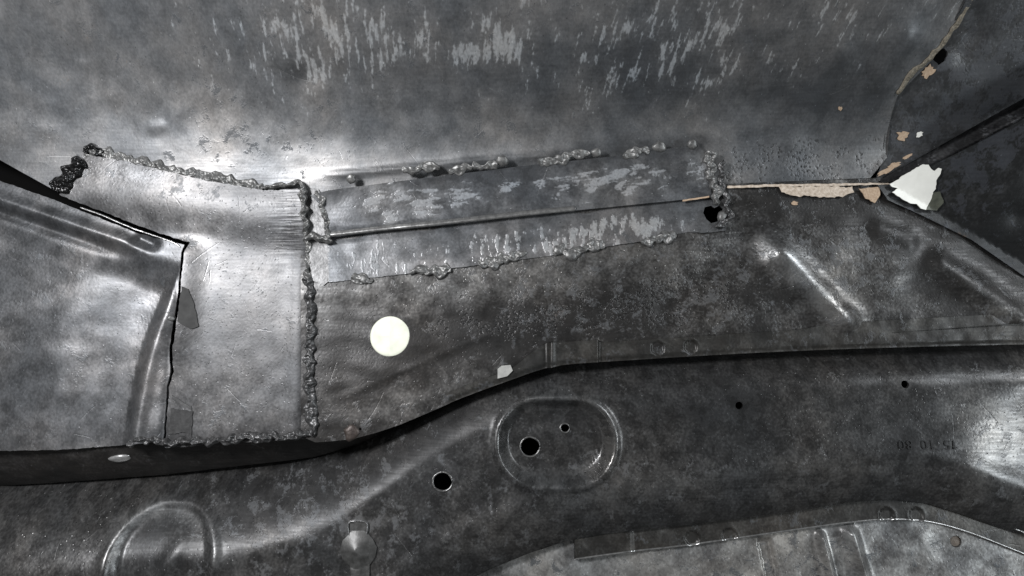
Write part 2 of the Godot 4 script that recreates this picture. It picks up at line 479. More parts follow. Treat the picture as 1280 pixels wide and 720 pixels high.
func steel(p: PackedVector2Array, o: Dictionary, seen_list: Array, hf: Callable) -> StandardMaterial3D:
	var list := []
	for z in seen_list:
		var v := settle(Vector2(z[1], z[2]), hf)
		list.append([z[0], v.x, v.y, z[3], z[4], z[5], z[6]])
	var bb := bounds(p)
	var w := int(bb.size.x * T); var h := int(bb.size.y * T)
	var ox := int((bb.position.x - MX) * T); var oy := int((bb.position.y - MY) * T)
	var zz := zones(bb, w, h, list)
	var za: PackedFloat32Array = zz[0]; var zb: PackedFloat32Array = zz[1]
	var dark: Color = o.get("dark", Color(0.15, 0.15, 0.155)); var bare: Color = o.get("bare", Color(0.5, 0.51, 0.52))
	var flake: Color = o.get("flake", Color(0.53, 0.54, 0.545)); var film: Color = o.get("film", Color(0.30, 0.31, 0.32))
	var k1: float = o.get("k1", 0.9); var k2: float = o.get("k2", 0.7); var k3: float = o.get("k3", 0.25); var bias: float = o.get("bias", 0.5)
	var thr: float = o.get("flake_at", 1.05); var isl: float = o.get("islands", 0.0); var lean0: float = o.get("lean0", 0.0); var lean1: float = o.get("lean1", 0.0)
	var r_dark: float = o.get("r_dark", 0.42); var r_bare: float = o.get("r_bare", 0.36)
	var m_dark: float = o.get("m_dark", 0.35); var m_bare: float = o.get("m_bare", 0.8); var warm: float = o.get("warm", 0.0)
	var wipe: float = o.get("wipe", 0.06)
	var rim_k: float = o.get("rim", 0.05); var curd: float = o.get("curd", 0.12)
	var swirl: bool = o.get("swirl", false)
	var soft: float = o.get("soft", 1.6)
	var col := PackedByteArray(); col.resize(w * h * 3)
	var orm := PackedByteArray(); orm.resize(w * h * 3)
	var hgt := PackedFloat32Array(); hgt.resize(w * h)
	var at3 := 0; var zi := 0; var k := 0
	for j in h:
		var gy := clampi(j + oy, 0, GH - 1); var row := gy * GW
		for i in w:
			var gx := clampi(i + ox, 0, GW - 1)
			var n1 := g1[row + gx] / 255.0; var n2 := g2[row + gx] / 255.0; var n3 := g3[row + gx] / 255.0
			var lean := lerpf(lean0, lean1, float(gx) / GW)
			var sx := posmod(gx - int(lean * gy), GW)
			var n4 := (g7[row + sx] if swirl else g4[row + sx]) / 255.0
			var zf := za[zi]; var zd := za[zi + 1]; var zr := za[zi + 2]; var zl := za[zi + 3]
			var zp := zb[zi]; var zu := zb[zi + 1]; var zm := zb[zi + 2]; var zo := zb[zi + 3]
			zi += 4
			# from black scale (0) to bright bare steel (1), painted shade and highlights included
			var t := clampf(bias + ((n1 - 0.5) * k1 + (n2 - 0.5) * k2 + (n3 - 0.5) * k3) * soft - zd + zl, 0.0, 1.0)
			var r := lerpf(dark.r, bare.r, t); var g := lerpf(dark.g, bare.g, t); var b := lerpf(dark.b, bare.b, t)
			var ro := lerpf(r_dark, r_bare, t) + (n3 - 0.5) * 0.12 + (n2 - 0.5) * 0.16 + zo
			var me := lerpf(m_dark, m_bare, t)
			var hh := n2 * 0.2 + n3 * 0.14
			# a thin film that stayed behind in islands
			var n8 := g8[row + gx] / 255.0
			var fe := n8 * 0.75 + n3 * 0.16 + n1 * 0.2 - 0.60 + isl + zm
			var f := clampf(fe * 18.0, 0.0, 1.0)
			# the rim where the oxide broke off
			var rim := maxf(0.0, 1.0 - absf(fe + 0.012) * 45.0) * rim_k
			r += rim; g += rim; b += rim
			var n9 := g8[(row + gx + 131101) % (GW * GH)] / 255.0
			var cur := clampf((n9 - 0.53) * 16.0, 0.0, 1.0) * curd
			r *= 1.0 - cur; g *= 1.0 - cur; b *= 1.0 - cur; ro -= 0.1 * cur
			if f > 0.0:
				f *= 0.8
				r = lerpf(r, film.r, f); g = lerpf(g, film.g, f); b = lerpf(b, film.b, f)
				ro += 0.10 * f; me = lerpf(me, 0.3, f); hh += 0.25 * f
			# wiped streaks
			var wi := (g6[row + gx] / 255.0 - 0.5) * wipe
			r += wi; g += wi; b += wi; ro -= wi * 2.0
			# flakes of old grey primer
			var fl := clampf((n4 * 0.62 + n2 * 0.40 + n1 * 0.26 + n3 * 0.12 - 0.13 + zf - thr) * 16.0, 0.0, 1.0)
			if fl > 0.0:
				var tone := 0.86 + 0.28 * n3
				r = lerpf(r, flake.r * tone, fl * 0.85); g = lerpf(g, flake.g * tone, fl * 0.85); b = lerpf(b, flake.b * tone, fl * 0.85)
				ro = lerpf(ro, 0.6, fl); me = lerpf(me, 0.1, fl); hh += 0.5 * fl
			# brushed marks of the grinder
			if zu > 0.02:
				var br := (g6[row + gx] / 255.0 - 0.5) * zu
				r += br * 0.5; g += br * 0.5; b += br * 0.48; hh += br * 1.2
			# pits
			if zp > 0.02:
				var c5 := g5[row + gx] / 255.0
				var pit := clampf((0.42 - c5) * 3.0, 0.0, 1.0) * clampf((n2 + zp - 0.75) * 4.0, 0.0, 1.0)
				r *= 1.0 - 0.75 * pit; g *= 1.0 - 0.75 * pit; b *= 1.0 - 0.75 * pit
				hh -= 1.6 * pit
			# rust
			var ru := clampf((n2 * 0.6 + n3 * 0.5 + zr - 0.95) * 5.0, 0.0, 1.0) + warm * n1
			if ru > 0.0:
				r = lerpf(r, 0.30, ru * 0.7); g = lerpf(g, 0.235, ru * 0.7); b = lerpf(b, 0.19, ru * 0.7)
				ro += 0.15 * ru; me *= 1.0 - 0.6 * ru
			var sp := 0.93 + 0.14 * (g3[(row + gx * 3 + 77) % (GW * GH)] / 255.0)
			# a faint cast: some scale is bluish, some brownish
			var tint := (n1 - 0.5) * 0.05
			col[at3] = clampi(int(r * (sp + tint) * 255.0), 0, 255); col[at3 + 1] = clampi(int(g * sp * 255.0), 0, 255); col[at3 + 2] = clampi(int(b * (sp - tint) * 255.0), 0, 255)
			orm[at3] = 255; orm[at3 + 1] = clampi(int(clampf(ro, 0.16, 0.95) * 255.0), 0, 255); orm[at3 + 2] = clampi(int(me * 255.0), 0, 255)
			hgt[k] = hh * 0.25 + 0.3
			at3 += 3; k += 1
	# scratches
	var sc: int = o.get("scratches", 30)
	for q in sc:
		var x := rng.randf() * w; var y := rng.randf() * h
		var a := deg_to_rad(o.get("scratch_dir", 80.0) + rng.randfn() * o.get("scratch_spread", 40.0))
		var long := 6.0 + 50.0 * pow(rng.randf(), 3.0); var bend := rng.randfn() * 0.006; var s := 0.4 + 0.6 * rng.randf()
		for e in int(long):
			var xi := int(x); var yi := int(y)
			if xi > 0 and yi > 0 and xi < w - 1 and yi < h - 1:
				var c := xi + yi * w
				for u in 3: col[c * 3 + u] = mini(255, int(col[c * 3 + u] * (1.0 - 0.3 * s) + 150.0 * 0.3 * s))
				orm[c * 3 + 2] = mini(255, orm[c * 3 + 2] + int(80 * s)); hgt[c] -= 0.06 * s
			x += cos(a); y += sin(a); a += bend
	# crumbs of bright metal and dark specks
	for q in int(o.get("specks", 0.004) * w * h * 0.25):
		var c := rng.randi() % (w * h)
		var s := rng.randf()
		if s > 0.6:
			for u in 3: col[c * 3 + u] = mini(255, int(col[c * 3 + u] * 1.5 + 25))
			hgt[c] += 0.15
		else:
			for u in 3: col[c * 3 + u] = int(col[c * 3 + u] * 0.45)
			hgt[c] -= 0.1
	var m := StandardMaterial3D.new()
	m.albedo_texture = ImageTexture.create_from_image(Image.create_from_data(w, h, false, Image.FORMAT_RGB8, col))
	var ot := ImageTexture.create_from_image(Image.create_from_data(w, h, false, Image.FORMAT_RGB8, orm))
	m.roughness = 1.0; m.roughness_texture = ot; m.roughness_texture_channel = BaseMaterial3D.TEXTURE_CHANNEL_GREEN
	m.metallic = 1.0; m.metallic_texture = ot; m.metallic_texture_channel = BaseMaterial3D.TEXTURE_CHANNEL_BLUE
	var ni := Image.create_from_data(w, h, false, Image.FORMAT_RF, hgt.to_byte_array())
	ni.bump_map_to_normal_map(o.get("bump", 3.0))
	m.normal_enabled = true; m.normal_texture = ImageTexture.create_from_image(ni); m.normal_scale = 1.0
	return m

func plain(c: Color, rough: float, metal: float) -> StandardMaterial3D:
	var m := StandardMaterial3D.new()
	m.albedo_color = c; m.roughness = rough; m.metallic = metal
	return m

func mottled(a: Color, b: Color, rough: float, metal: float, seed_at: int, freq := 0.02, scale := 30.0, relief := 2.0) -> StandardMaterial3D:
	var m := plain(Color.WHITE, rough, metal)
	var im := noise(FastNoiseLite.TYPE_SIMPLEX_SMOOTH, freq, 4, seed_at, 256, 256)
	var src := im.get_data(); var out := PackedByteArray(); out.resize(256 * 256 * 3)
	for i in 256 * 256:
		var c := a.lerp(b, src[i] / 255.0)
		out[i * 3] = int(c.r * 255); out[i * 3 + 1] = int(c.g * 255); out[i * 3 + 2] = int(c.b * 255)
	m.albedo_texture = ImageTexture.create_from_image(Image.create_from_data(256, 256, false, Image.FORMAT_RGB8, out))
	var ni := im; ni.convert(Image.FORMAT_RGBA8); ni.bump_map_to_normal_map(relief)
	m.normal_enabled = true; m.normal_texture = ImageTexture.create_from_image(ni)
	m.uv1_triplanar = true; m.uv1_scale = Vector3.ONE * scale
	return m

# ---------------------------------------------------------------- the scene

func _ready() -> void:
	rng.seed = 20; dent.seed = 5; dent.frequency = 0.012; dent.fractal_octaves = 2; wob.seed = 9; wob.frequency = 0.03; wob.fractal_octaves = 2
	body = Node3D.new(); body.name = "car_body"; add_child(body)
	body.position = Vector3(0, 0.55, 0); body.rotation_degrees.x = -65.0
	var cam := Camera3D.new(); cam.fov = 42.0; cam.near = 0.02; cam.far = 30.0; add_child(cam)
	cam.transform = body.transform * Transform3D(Basis(), Vector3(0, 0, D * S))
	var e := Environment.new()
	e.background_mode = Environment.BG_COLOR; e.background_color = Color(0.505, 0.508, 0.51); e.background_energy_multiplier = 0.5
	e.tonemap_mode = Environment.TONE_MAPPER_LINEAR; e.tonemap_exposure = 1.3
	e.sdfgi_enabled = true; e.ssao_enabled = true; e.ssil_enabled = true
	var we := WorldEnvironment.new(); we.environment = e; add_child(we)
	# a work lamp up to the left, close to the panels, and two unseen lamps added for highlights on the right
	lamp("work_lamp", Vector3(-0.46, 0.26, 0.60), Vector3(-0.22, 0.05, 0.0), Vector2(0.17, 0.11), 0.55, Color(0.99, 0.99, 1.0))
	lamp("added_far_lamp", Vector3(1.15, -0.06, 0.80), Vector3(0.3, -0.05, 0.0), Vector2(0.25, 0.15), 0.36, Color(0.95, 0.98, 1.0))
	lamp("added_high_lamp", Vector3(0.95, 0.50, 0.62), Vector3(0.2, 0.0, 0.0), Vector2(0.3, 0.2), 0.30, Color(0.96, 0.98, 1.0))
	make_noise()
	make_tables()
	build_structure()
	build_panels()
	build_repairs()
	build_details()
	body.set_meta("label", "stripped car body shell of blackened bare steel with welded repair plates")
	body.set_meta("category", "car body")

func lamp(called: String, where: Vector3, aim: Vector3, size: Vector2, energy: float, c: Color) -> void:
	var l := AreaLight3D.new(); l.name = called
	l.area_size = size; l.light_energy = energy; l.light_color = c; l.shadow_enabled = true
	l.area_normalize_energy = true; l.area_range = 6.0
	add_child(l)
	var p := body.transform * where; var q := body.transform * aim
	l.look_at_from_position(p, q, Vector3.UP)

func make_tables() -> void:
	table("crease", [[-140, 190], [0, 212], [100, 205], [340, 228], [640, 203], [880, 190], [1000, 205], [1100, 210], [1400, 160]])
	table_down("crack", [[0, 250], [300, 228], [340, 224], [370, 222], [440, 213], [470, 212], [552, 205], [700, 195]], 0.0)
	table_down("ridge", [[0, 262], [280, 240], [340, 222], [380, 209], [420, 193], [470, 179], [550, 165], [700, 150]], 0.0)
	table("seal", [[-140, 1300], [0, 1215], [75, 1165], [120, 1122], [150, 1113], [197, 1109], [400, 1100]])
	table_across("gap", [[0, 330], [412, 296], [640, 272], [885, 247], [1000, 236], [1400, 200]], 5.0)
	table_across("seam", [[-140, 606], [0, 604], [200, 590], [392, 570], [450, 553], [560, 504], [640, 474], [690, 458], [752, 452], [1000, 438], [1280, 430], [1400, 430]], 4.0)
	table_across("foot", [[-140, 900], [300, 850], [460, 790], [560, 730], [640, 692], [718, 666], [860, 648], [1000, 630], [1080, 618], [1150, 620], [1200, 634], [1280, 664], [1400, 715]], -20.0)

func build_structure() -> void:
	var g := MeshInstance3D.new(); g.name = "ground"
	var st := SurfaceTool.new(); st.begin(Mesh.PRIMITIVE_TRIANGLES)
	var b := BoxMesh.new(); b.size = Vector3(6, 0.1, 6); st.append_from(b, 0, Transform3D(Basis(), Vector3(0, -0.05, 0)))
	g.mesh = st.commit(); g.material_override = mottled(Color(0.3, 0.3, 0.3), Color(0.4, 0.39, 0.38), 0.8, 0.0, 4, 0.02, 1.0)
	g.set_meta("kind", "structure"); g.set_meta("label", "dark concrete workshop ground beneath the car body"); add_child(g)

func build_panels() -> void:
	var q := px([-90, -60, 1235, -60, 1214, 0, 1190, 40, 1165, 75, 1122, 120, 1113, 150, 1109, 197, 1085, 226, 1000, 232, 905, 236, 800, 215, 640, 225, 400, 252, 340, 248, 112, 206, 72, 240, 0, 200, -90, 165])
	var p := plan(q, h_wall)
	var z := [["flake", 300, 70, 90, 60, 15, 0.10], ["flake", 430, 62, 120, 45, 0, 0.16], ["flake", 560, 80, 90, 40, 0, 0.06], ["flake", 640, 75, 60, 40, 0, 0.1], ["flake", 770, 80, 60, 40, -25, 0.24], ["flake", 860, 70, 60, 50, -25, 0.2], ["flake", 620, 65, 45, 14, 0, 0.2], ["flake", 980, 110, 30, 30, 0, 0.1], ["flake", 620, 150, 200, 60, 0, -0.08],
		["flake", 120, 150, 190, 120, 0, -0.2], ["flake", 1000, 200, 160, 40, 0, -0.5], ["flake", 550, 185, 300, 30, 0, -0.35],
		["dark", 960, 90, 200, 120, 0, 0.24], ["dark", 650, 110, 200, 70, 0, 0.10], ["dark", 30, 190, 80, 40, 10, 0.45], ["dark", 1050, 130, 70, 60, 0, 0.2], ["dark", 372, 90, 22, 10, 0, 0.5], ["bare", 1000, 205, 100, 24, 0, 0.25],  # the dark zone at far left paints the shadowed gap
		["bare", 380, 190, 150, 40, 0, 0.35], ["bare", 200, 130, 140, 70, 0, 0.08], ["bare", 930, 150, 40, 18, -10, 0.3], ["bare", 1010, 160, 60, 14, -15, 0.25], ["bare", 600, 195, 130, 8, -4, 0.35],
		["pit", 990, 205, 110, 32, 0, 0.5], ["rust", 110, 80, 110, 70, 0, 0.18], ["rust", 1050, 145, 20, 15, 0, 0.25], ["film", 320, 180, 60, 25, 0, 0.1], ["film", 560, 170, 100, 16, 0, 0.08]]
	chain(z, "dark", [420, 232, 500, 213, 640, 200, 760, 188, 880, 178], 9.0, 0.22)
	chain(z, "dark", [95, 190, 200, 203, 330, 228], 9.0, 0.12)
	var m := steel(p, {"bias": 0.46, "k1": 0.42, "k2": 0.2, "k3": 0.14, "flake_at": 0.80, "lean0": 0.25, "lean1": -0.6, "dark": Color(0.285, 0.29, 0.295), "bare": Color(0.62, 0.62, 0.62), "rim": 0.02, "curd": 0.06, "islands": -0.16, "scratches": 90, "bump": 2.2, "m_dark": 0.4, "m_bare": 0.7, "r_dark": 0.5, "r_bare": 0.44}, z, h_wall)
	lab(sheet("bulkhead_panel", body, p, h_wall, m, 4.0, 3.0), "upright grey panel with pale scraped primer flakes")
	# right of the sealed seam
	q = px([1242, -60, 1380, -60, 1380, 60, 1285, 124, 1200, 172, 1112, 224, 1095, 226, 1104, 197, 1108, 150, 1117, 120, 1160, 73, 1186, 38, 1210, -4])
	p = plan(q, h_right_panel)
	m = steel(p, {"bias": 0.12, "k1": 0.4, "k2": 0.3, "flake": Color(0.38, 0.4, 0.42), "flake_at": 0.86, "lean0": -0.9, "lean1": -0.9, "curd": 0.06, "rim": 0.0, "dark": Color(0.23, 0.235, 0.24), "scratches": 30, "islands": -0.05, "film": Color(0.29, 0.30, 0.315)}, [["film", 1240, 110, 50, 50, 0, 0.25], ["film", 1150, 165, 40, 14, -40, 0.2], ["dark", 1180, 75, 30, 20, 0, 0.2]], h_right_panel)
	var notch := plan(ragged(px([1164, 72, 1170, 65, 1180, 60, 1185, 66, 1182, 76, 1173, 81]), 2.0, 0.8, 3.0), h_right_panel)
	lab(sheet("corner_panel", body, p, h_right_panel, m, 4.0, 3.0, [notch]), "dark corner panel beyond the cracked sealed seam")
	# folded rail and the side wall right of it
	q = px([1100, 226, 1112, 218, 1200, 168, 1285, 120, 1380, 62, 1380, 120, 1285, 152, 1200, 200, 1130, 232, 1108, 232])
	p = plan(q, h_rail)
	m = steel(p, {"bias": 0.1, "k1": 0.3, "k2": 0.4, "dark": Color(0.14, 0.14, 0.145), "islands": -0.1, "flake_at": 1.4, "scratches": 20, "r_dark": 0.34}, [], h_rail)
	lab(sheet("folded_rail", body, p, h_rail, m, 3.0, 4.0), "dark folded rail rising to the upper right corner")
	q = px([1096, 230, 1130, 224, 1200, 190, 1285, 146, 1400, 100, 1400, 400, 1280, 345, 1215, 300, 1150, 268, 1110, 250])
	p = plan(q, h_side)
	m = steel(p, {"bias": 0.06, "k1": 0.3, "k2": 0.3, "curd": 0.08, "rim": 0.0, "dark": Color(0.155, 0.16, 0.162), "film": Color(0.24, 0.25, 0.27), "islands": -0.08, "flake_at": 1.4, "lean0": -1.0, "lean1": -1.0, "scratches": 25, "r_dark": 0.45}, [["film", 1235, 190, 40, 22, -25, 0.26], ["film", 1210, 220, 25, 16, 0, 0.15], ["dark", 1260, 300, 50, 50, 0, 0.3], ["rust", 1205, 295, 14, 8, 40, 0.5]], h_side)
	lab(sheet("side_wall", body, p, h_side, m, 4.0, 3.0), "black side wall at the right edge")
	# the floor between the repairs and the cross member
	q = px([376, 300, 405, 300, 640, 270, 880, 245, 905, 230, 1000, 226, 1100, 222, 1122, 250, 1170, 240, 1235, 270, 1300, 310, 1400, 370, 1400, 410, 1280, 404, 1000, 424, 752, 440, 676, 444, 640, 470, 540, 514, 500, 531, 470, 541, 440, 549, 410, 552, 394, 553, 376, 545])
	p = plan(q, h_floor)
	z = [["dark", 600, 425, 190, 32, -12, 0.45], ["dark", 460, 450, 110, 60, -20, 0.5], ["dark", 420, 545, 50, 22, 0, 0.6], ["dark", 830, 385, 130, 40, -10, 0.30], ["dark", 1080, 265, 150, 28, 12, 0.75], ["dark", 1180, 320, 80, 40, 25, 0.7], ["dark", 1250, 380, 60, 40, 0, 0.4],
		["bare", 620, 348, 230, 30, -6, 0.30], ["bare", 400, 400, 14, 160, 0, 0.2], ["bare", 1060, 330, 70, 40, 20, 0.22], ["bare", 1000, 340, 18, 60, -40, 0.3], ["bare", 870, 320, 60, 30, -30, 0.14], ["bare", 580, 460, 60, 20, -25, 0.12],
		["rust", 1110, 375, 60, 20, 0, 0.2], ["rust", 600, 470, 160, 25, -25, 0.14], ["rust", 700, 385, 60, 20, 0, 0.14], ["pit", 800, 380, 160, 40, -8, 0.45], ["pit", 640, 400, 80, 20, -8, 0.3], ["film", 1080, 320, 60, 26, 15, 0.12], ["film", 720, 400, 160, 30, -8, 0.07], ["film", 450, 425, 100, 60, 0, -0.3], ["brush", 890, 310, 50, 22, -40, 0.4]]
	chain(z, "bare", [966, 310, 1000, 345, 1046, 398], 10.0, 0.4)  # highlights painted along the crests of both ribs
	chain(z, "bare", [1172, 334, 1215, 366, 1262, 396], 12.0, 0.35)
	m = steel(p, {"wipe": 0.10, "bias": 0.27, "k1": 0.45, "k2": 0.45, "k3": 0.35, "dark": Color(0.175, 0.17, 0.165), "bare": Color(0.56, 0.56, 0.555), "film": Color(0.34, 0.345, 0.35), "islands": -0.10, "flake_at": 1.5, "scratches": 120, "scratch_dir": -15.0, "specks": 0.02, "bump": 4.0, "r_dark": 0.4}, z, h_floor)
	var hole := disc(settle(Vector2(487.5, 420.5), h_floor).x, settle(Vector2(487.5, 420.5), h_floor).y, 24.0, 40)
	var burn := plan(px([880, 256, 890, 255, 906, 258, 906, 273, 896, 281, 884, 278, 877, 268]), h_floor)
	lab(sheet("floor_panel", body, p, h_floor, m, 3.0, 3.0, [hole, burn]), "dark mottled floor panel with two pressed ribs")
	# lip that closes the floor over the cross member, left; shade painted into its dark colour
	q = px([-90, 558, 0, 560, 160, 552, 394, 542, 455, 530, 560, 484, 572, 499, 510, 530, 452, 553, 394, 571, 200, 594, 0, 607, -90, 609])
	p = plan(q, h_lip)
	m = steel(p, {"bias": 0.02, "k1": 0.2, "k2": 0.3, "dark": Color(0.09, 0.085, 0.08), "flake_at": 1.5, "islands": -0.2, "warm": 0.12, "scratches": 20, "r_dark": 0.65, "m_dark": 0.1}, [["rust", 390, 575, 120, 12, -5, 0.25], ["rust", 80, 590, 60, 10, 0, 0.2], ["bare", 150, 575, 16, 6, 0, 0.3]], h_lip)
	lab(sheet("floor_lip", body, p, h_lip, m, 3.0, 3.0), "lip under the lower weld bead darkened in its colour as shade")
	# flange of the cross member, spot welded to the floor
	q = px([556, 492, 600, 475, 640, 460, 676, 432, 684, 428, 748, 425, 753, 428, 1000, 412, 1040, 404, 1280, 391, 1400, 386])
	for i in 43: q.append(Vector2(1402.0 - i * 20.0, at("seam_seen", 1402.0 - i * 20.0) + 0.5))
	p = plan(q, h_flange)
	m = steel(p, {"bias": 0.10, "k1": 0.35, "k2": 0.45, "dark": Color(0.18, 0.178, 0.17), "bare": Color(0.42, 0.42, 0.41), "flake_at": 1.5, "islands": -0.12, "warm": 0.12, "scratches": 40, "scratch_dir": 0.0}, [["bare", 1160, 400, 40, 12, 0, 0.3], ["bare", 1080, 404, 40, 10, 0, 0.2], ["bare", 720, 438, 40, 10, 0, 0.12], ["bare", 600, 478, 50, 12, -25, 0.15], ["rust", 685, 440, 8, 14, 0, 0.4], ["rust", 838, 432, 34, 10, 0, 0.25]], h_flange)
	lab(sheet("upper_flange", body, p, h_flange, m, 2.5, 3.0), "dark spot welded flange above the cross member")
	# the cross member itself
	q = PackedVector2Array()
	for i in 31: q.append(Vector2(-90 + i * 50.0, at("seam_seen", -90 + i * 50.0) - 6.0))
	for i in 31: q.append(Vector2(1410 - i * 50.0, minf(at("foot_seen", 1410 - i * 50.0) + 8.0, 790.0)))
	p = plan(q, h_hat)
	z = [["bare", 60, 660, 90, 40, 0, 0.10], ["bare", 1245, 560, 60, 50, 0, 0.28], ["bare", 960, 598, 190, 14, -3, 0.12], ["bare", 740, 620, 80, 14, -12, 0.2], ["bare", 695, 500, 80, 14, 0, 0.10],  # bare zones at the right end and oval top paint highlights
		["film", 400, 650, 130, 60, 0, 0.16], ["film", 800, 600, 200, 50, 0, 0.03], ["film", 1000, 500, 250, 60, 0, -0.10], ["film", 80, 660, 120, 60, 0, -0.1], ["dark", 1000, 480, 200, 50, 0, 0.08], ["dark", 690, 560, 60, 40, 0, 0.06], ["dark", 1150, 540, 60, 30, 0, 0.08],
		["bare", 900, 625, 220, 16, -6, 0.12], ["rust", 820, 600, 200, 16, -8, 0.15], ["rust", 690, 570, 60, 30, 0, 0.1], ["rust", 1000, 510, 120, 40, 0, 0.08], ["brush", 930, 610, 140, 25, 0, 0.1], ["rough", 400, 640, 150, 60, 0, 0.08]]
	chain(z, "rough", [180, 655, 300, 640, 400, 610, 480, 575, 540, 545, 600, 515], 22.0, 0.16)
	chain(z, "dark", [300, 640, 400, 610, 480, 575, 540, 545, 600, 515], 20.0, 0.12)  # colour darkened here to subdue the sheen below the lip
	for c in [[600, 682], [670, 644], [740, 617], [800, 604], [870, 595], [950, 590], [1030, 583], [1110, 580]]: z.append(["bare", c[0], c[1], 42, 9, -8, 0.22])
	for i in 24:  # bare rim, brightened as the highlight of the oval pressing
		var a := TAU * i / 24
		z.append(["bare", 695.0 + cos(a) * 20.0 + cos(a) * 52.0, 548.0 + sin(a) * 52.0, 9, 9, 0, 0.5])
		z.append(["dark", 695.0 + cos(a) * 20.0 + cos(a) * 38.0, 548.0 + sin(a) * 38.0, 7, 7, 0, 0.06])
	for i in 13:  # bare arch, brightened as the highlight of the left pressing
		var a := PI + PI * i / 12
		z.append(["bare", 205.0 + cos(a) * 68.0, 702.0 + sin(a) * 66.0, 10, 10, 0, 0.45])
	m = steel(p, {"curd": 0.2, "bias": 0.15, "k1": 0.2, "k2": 0.24, "k3": 0.35, "dark": Color(0.195, 0.194, 0.193), "bare": Color(0.53, 0.53, 0.525), "film": Color(0.36, 0.365, 0.37), "islands": -0.13, "flake_at": 1.6, "scratches": 160, "specks": 0.02, "bump": 2.6, "warm": 0.02, "r_dark": 0.36, "r_bare": 0.26}, z, h_hat)
	var holes := []
	for c in [[662.5, 558.5, 11.5], [706.0, 535.0, 5.2], [553.0, 602.0, 11.5], [924.0, 507.0, 4.6], [1131.5, 480.5, 4.6]]:
		var s := settle(Vector2(c[0], c[1]), h_hat)
		holes.append(disc(s.x, s.y, c[2], 24 if c[2] > 8.0 else 14))
	lab(sheet("cross_member", body, p, h_hat, m, 3.0, 4.0, holes), "dark curved cross member with an oval pressing and drilled holes")
	# its foot flange and the pan beneath
	q = curved(px([718, 668, 786, 655, 860, 648, 1000, 629, 1060, 618, 1100, 614, 1150, 618, 1200, 632, 1280, 661, 1400, 712]), 8.0)
	q.append_array(curved(px([1400, 740, 1280, 692, 1210, 665, 1160, 652, 1110, 649, 1060, 653, 1000, 661, 860, 681, 790, 689, 718, 699]), 8.0))
	p = plan(q, h_foot)
	m = steel(p, {"bias": 0.14, "k1": 0.3, "k2": 0.4, "dark": Color(0.19, 0.185, 0.175), "bare": Color(0.52, 0.52, 0.51), "flake_at": 1.5, "islands": -0.12, "warm": 0.10, "scratches": 40, "scratch_dir": -5.0}, [["bare", 1220, 650, 70, 30, 20, 0.4], ["bare", 835, 660, 12, 8, 0, 0.3]], h_foot)
	lab(sheet("lower_flange", body, p, h_foot, m, 2.5, 4.0), "narrow spot welded flange curving along the lower right")
	q = px([520, 790, 560, 726, 640, 690, 720, 668, 860, 655, 1000, 640, 1090, 630, 1150, 635, 1280, 680, 1420, 730, 1420, 800])
	p = plan(q, h_low_floor)
	m = steel(p, {"bias": 0.55, "k1": 0.5, "k2": 0.6, "k3": 0.3, "dark": Color(0.34, 0.335, 0.33), "bare": Color(0.76, 0.76, 0.75), "flake_at": 1.6, "islands": -0.12, "scratches": 60, "specks": 0.03}, [["bare", 760, 705, 70, 14, 0, 0.3], ["dark", 880, 710, 60, 16, 0, 0.3], ["dark", 1003, 690, 12, 20, 0, 0.4], ["dark", 1120, 695, 60, 16, 0, 0.2]], h_low_floor)
	var bolt := settle(Vector2(1195, 677), h_low_floor)
	lab(sheet("lower_floor", body, p, h_low_floor, m, 2.0, 3.0, [disc(bolt.x, bolt.y, 7.0, 18)]), "lighter ribbed floor pan along the bottom edge")
	# unseen black sheet added behind, so that holes and gaps show dark
	var back := func(x: float, y: float) -> float: return -70.0 + 0.04 * (y - 300.0) + 0.0 * x
	q = px([-120, -110, 1400, -110, 1400, 860, -120, 860])
	var backing_black := plain(Color(0.05, 0.05, 0.05), 0.95, 0.0)  # black colour stands in for the darkness behind the holes
	backing_black.metallic_specular = 0.05
	sheet("dark_backing", body, q, back, backing_black, 60.0, 3.0).set_meta("label", "added black backing sheet that keeps holes and gaps dark")

